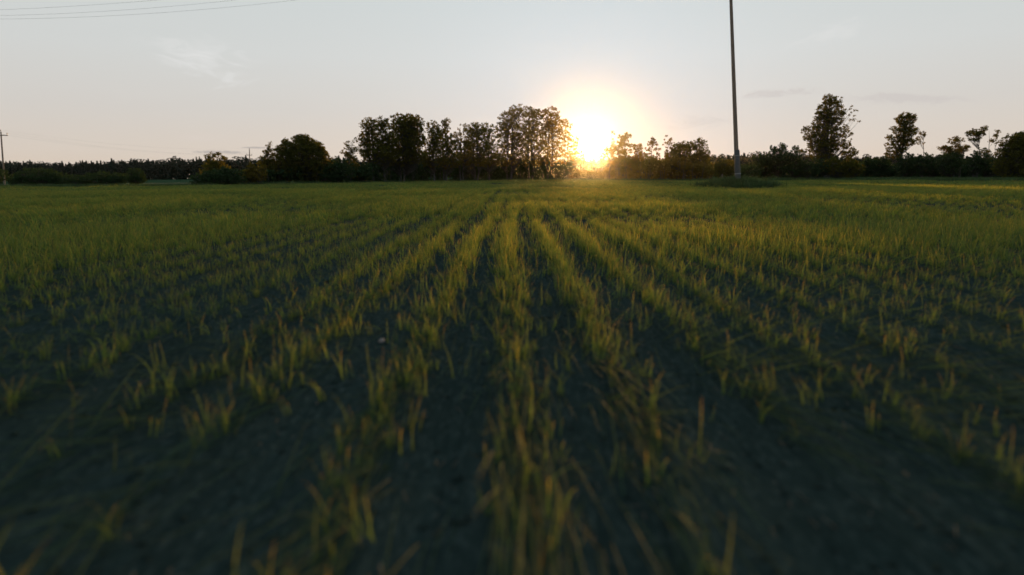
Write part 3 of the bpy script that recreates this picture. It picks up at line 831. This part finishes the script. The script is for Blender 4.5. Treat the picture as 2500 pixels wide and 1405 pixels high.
# the far wood: one dark mass of conifers on the horizon
g = np.random.default_rng(77)
tops = np.array([(-900, 42), (0, 41), (250, 39), (400, 46), (640, 46), (1000, 42), (1400, 38), (1500, 40), (1730, 47), (1900, 48), (2000, 42), (2200, 37), (2600, 41), (3500, 42)], float)
VV, FF, TT = [], [], []
nv = 0
for rowi, Dw in enumerate((425, 432, 441, 452)):
    px = -900.0
    while px < 3500:
        px += g.uniform(7, 18)
        hpx = np.interp(px, tops[:, 0], tops[:, 1]) + 9 * (float(vnoise(px / 70, rowi * 3.3, 41)) - 0.5)
        zt = (hpx * g.uniform(0.80, 1.06)) / FPX * Dw + CAM_H
        x = (px - CX) / FPX * Dw * 0.987
        con = g.random() < 0.6
        m = 260
        t = g.random(m) ** 0.8
        if con:
            rad = (1 - t) * 2.9 * g.uniform(0.8, 1.2) + 0.15
        else:
            rad = np.sqrt(np.clip(1 - ((t - 0.55) / 0.5) ** 2, 0.02, 1)) * 3.4 * g.uniform(0.8, 1.2)
        an = g.uniform(0, 6.28, m); rr = rad * np.sqrt(g.random(m))
        c = np.stack([x + rr * np.cos(an), Dw + g.normal(0, 1.5) + rr * np.sin(an), t * zt + 0.2], -1)
        a = g.normal(size=(m, 3)); a /= np.linalg.norm(a, axis=1)[:, None]
        b = np.cross(a, g.normal(size=(m, 3))); b /= np.linalg.norm(b, axis=1)[:, None]
        s = 0.80 * g.uniform(0.6, 1.3, (m, 1)) * np.where(t > 0.85, 0.55, 1.0)[:, None]
        q = np.stack([c - a * s, c + b * s * .7, c + a * s, c - b * s * .7], 1).reshape(-1, 3)
        q[:, 2] = np.maximum(q[:, 2], 0.1)
        VV.append(q); FF.append(np.arange(4 * m).reshape(-1, 4) + nv); nv += 4 * m
        TT.append(np.repeat(g.random(m) * 0.5 + g.random() * 0.5, 4))
obj('distant_forest', mesh_from('distant_forest', np.concatenate(VV), np.concatenate(FF), {'tint': np.concatenate(TT)}), M_NEEDLE, kind='stuff',
    label='dark distant forest on the horizon')


# ---------------------------------------------------------------- poles and wires
def tall_pole():
    root = obj('utility_pole', None, loc=(POLE[0], POLE[1], float(height(POLE[0], POLE[1])) - 0.05),
               label='tall leaning wooden pole on a grassy mound, cut off by the top edge', cat='pole')
    z0 = root.location.z
    H = 16.6
    top_view = at(1784.5, 0, POLE_D)
    lean = (top_view[0] - POLE[0]) / (top_view[2] - z0)
    def P(h, dx=0.0, dy=0.0):
        return np.array([lean * h + dx, dy, h])
    B = Build()
    hs = np.linspace(0.35, H, 14)
    B.tube([P(h) for h in hs], [0.150 - 0.0048 * h for h in hs], 14)
    obj('shaft', B.mesh('shaft'), M_POLE, root)
    B = Build()
    B.tube([P(h, 0.03, -0.02) for h in (-0.5, 0.4, 1.2, 2.05, 2.12)], [0.192, 0.188, 0.184, 0.178, 0.152], 12)
    st = obj('footing_sleeve', B.mesh('footing_sleeve'), M_STUB, root, label='grey thicker sleeve round the foot of the pole')
    for h in (0.6, 1.75):
        B = Build()
        B.tube([P(h - .03, 0.03, -0.02), P(h + .03, 0.03, -0.02)], [0.196, 0.195], 12)
        obj('steel_band', B.mesh('steel_band'), M_METAL, st)
    ca, sa = math.cos(0.15), math.sin(0.15)
    Rz = np.array([[sa, -ca, 0], [ca, sa, 0], [0, 0, 1]])   # arm across the line, running fore and aft
    B = Build(); B.box(P(H - 0.5, 0.12), (2.4, 0.10, 0.12), Rz)
    arm = obj('crossarm', B.mesh('crossarm', False), M_POLE, root)
    att = []
    for s in (-1.05, 0.0, 1.05):
        q = P(H - 0.5, 0.12) + Rz @ np.array([s, 0, 0]) if s else P(H, 0, 0) - np.array([0, 0, 0.05])
        B = Build()
        B.tube([q + (0, 0, .05), q + (0, 0, .11), q + (0, 0, .15), q + (0, 0, .19), q + (0, 0, .23), q + (0, 0, .27)], [0.02, 0.02, .06, .045, .06, .03], 10)
        obj('insulator', B.mesh('insulator'), M_CERAMIC, arm if s else root)
        att.append(np.array(root.location) + q + (0, 0, 0.24))
    return root, att


tp_, att = tall_pole()


def small_pole(label, D, foot, top, arm_px, arm_tilt=0.0):
    b = at(foot[0], foot[1], D); t = at(top[0], top[1], D)
    z0 = float(height(b[0], D))
    root = obj('utility_pole', None, loc=(b[0], D, z0), label=label, cat='pole')
    H = t[2] - z0
    lean = (t[0] - b[0]) / H
    B = Build()
    B.tube([(lean * h, 0, h) for h in np.linspace(-0.5, H, 8)], list(np.linspace(0.14, 0.095, 8)), 10)
    obj('shaft', B.mesh('shaft'), M_POLE, root)
    m = D / FPX
    za = H - 9 * m * (D / 111)
    half = arm_px * m
    B = Build()
    c = np.array([lean * za, -0.12, za])
    B.box(c, (2 * half, 0.12, 0.13), np.array([[math.cos(arm_tilt), 0, -math.sin(arm_tilt)], [0, 1, 0], [math.sin(arm_tilt), 0, math.cos(arm_tilt)]]))
    arm = obj('crossarm', B.mesh('crossarm', False), M_POLE, root)
    out = []
    for s in (-0.94, 0.94, None):
        q = c + np.array([s * half, 0, math.sin(arm_tilt) * s * half + 0.05]) if s else np.array([lean * H, 0, H - 0.02])
        B = Build()
        B.tube([q, q + (0, 0, .08), q + (0, 0, .14), q + (0, 0, .20), q + (0, 0, .26), q + (0, 0, .32)], [0.02, 0.02, .075, .055, .075, .03], 10)
        obj('insulator', B.mesh('insulator'), M_CERAMIC, arm if s else root)
        out.append(np.array([b[0], D, z0]) + q + (0, 0, 0.30))
    return root, out


_, attL = small_pole('wooden power pole with a crossarm at the left picture edge', 108, (12, 456), (2, 322), 17)
_, attS = small_pole('small distant wooden power pole against the sky left of the leafy clump', 172, (610, 447), (609, 365), 6.5)


def wire(A, Bp, sag, label, group, r=0.011, n=40):
    A, Bp = np.asarray(A), np.asarray(Bp)
    B = Build()
    pts = []
    for i in range(n + 1):
        t = i / n
        p = A + (Bp - A) * t
        p[2] -= sag * 4 * t * (1 - t)
        pts.append(p)
    B.tube(pts, [r] * (n + 1), 5)
    obj('power_line', B.mesh('power_line'), M_WIRE, label=label, cat='cable', group=group)
    return pts


NMS = ['highest of the three overhead power lines at the top left', 'middle of the three overhead power lines at the top left', 'lowest of the three overhead power lines at the top left']
for a_, zB, sg, nm in zip(att, (13.67, 14.05, 14.14), (2.41, 3.02, 2.93), NMS):
    wire(a_, np.array([-60.0, 54.0 + (a_[1] - POLE_D), zB]), sg, nm, 'overhead power lines', r=0.006)
for i, nm in enumerate(('faint wire from the left crossarm end to the distant pole', 'faint wire from the right crossarm end to the distant pole', 'faint wire from the left pole top to the distant pole')):
    wire(attL[i], attS[i], 1.2, nm, 'wires between the far poles', r=0.005)

# thin stake beside the mound
sb = at(1762, 440, 52.0)
B = Build()
B.tube([(0, 0, -0.2), (0.01, 0, 0.4), (0.02, 0, 0.85), (0.02, 0, 0.9)], [0.035, 0.034, 0.032, 0.012], 7)
obj('wooden_stake', B.mesh('wooden_stake'), M_POLE, loc=(sb[0], 52.0, float(height(sb[0], 52.0))), label='short thin wooden stake just left of the grassy mound', cat='stake')


def stone(px, py, s, label):
    c = on_ground(px, py)
    g = np.random.default_rng(int(px))
    V, F = [], []
    nr, ns = 7, 10
    for i in range(nr + 1):
        for j in range(ns):
            th, ph = math.pi * i / nr, 2 * math.pi * j / ns
            d = np.array([math.sin(th) * math.cos(ph), math.sin(th) * math.sin(ph), math.cos(th)])
            k = 1 + 0.28 * (float(vnoise(d[0] * 2 + 5, d[1] * 2 + d[2] * 3, int(px))) - 0.5) * 2
            V.append(d * k * s * np.array([0.8, 1.25, 0.6]))
    for i in range(nr):
        for j in range(ns):
            F.append((i * ns + j, i * ns + (j + 1) % ns, (i + 1) * ns + (j + 1) % ns, (i + 1) * ns + j))
    obj('field_stone', mesh_from('field_stone', V, F, smooth=True), M_STONE, loc=(c[0], c[1], float(height(c[0], c[1])) + s * 0.25), label=label, cat='stone')


stone(932, 828, 0.024, 'small pinkish pale stone in dark soil, left of the central crop rows')

# ---------------------------------------------------------------- evening haze
hb = Build()
hb.box((0, 0, 9.5), (2030, 2030, 21.5))
hz = obj('haze', hb.mesh('haze', False), None, kind='stuff', label='thin golden evening haze')
M_HAZE = bpy.data.materials.new('haze'); M_HAZE.use_nodes = True
H_ = NT(M_HAZE.node_tree)
pv = H_.n('ShaderNodeVolumePrincipled')
pv.inputs['Color'].default_value = (0.95, 0.93, 0.90, 1)
pv.inputs['Density'].default_value = 0.000040
pv.inputs['Anisotropy'].default_value = 0.955
ho = H_.n('ShaderNodeOutputMaterial')
H_.t.links.new(pv.outputs[0], ho.inputs['Volume'])
hz.data.materials.append(M_HAZE)
print('tufts', n1_, n2_, n3_, len(P4))
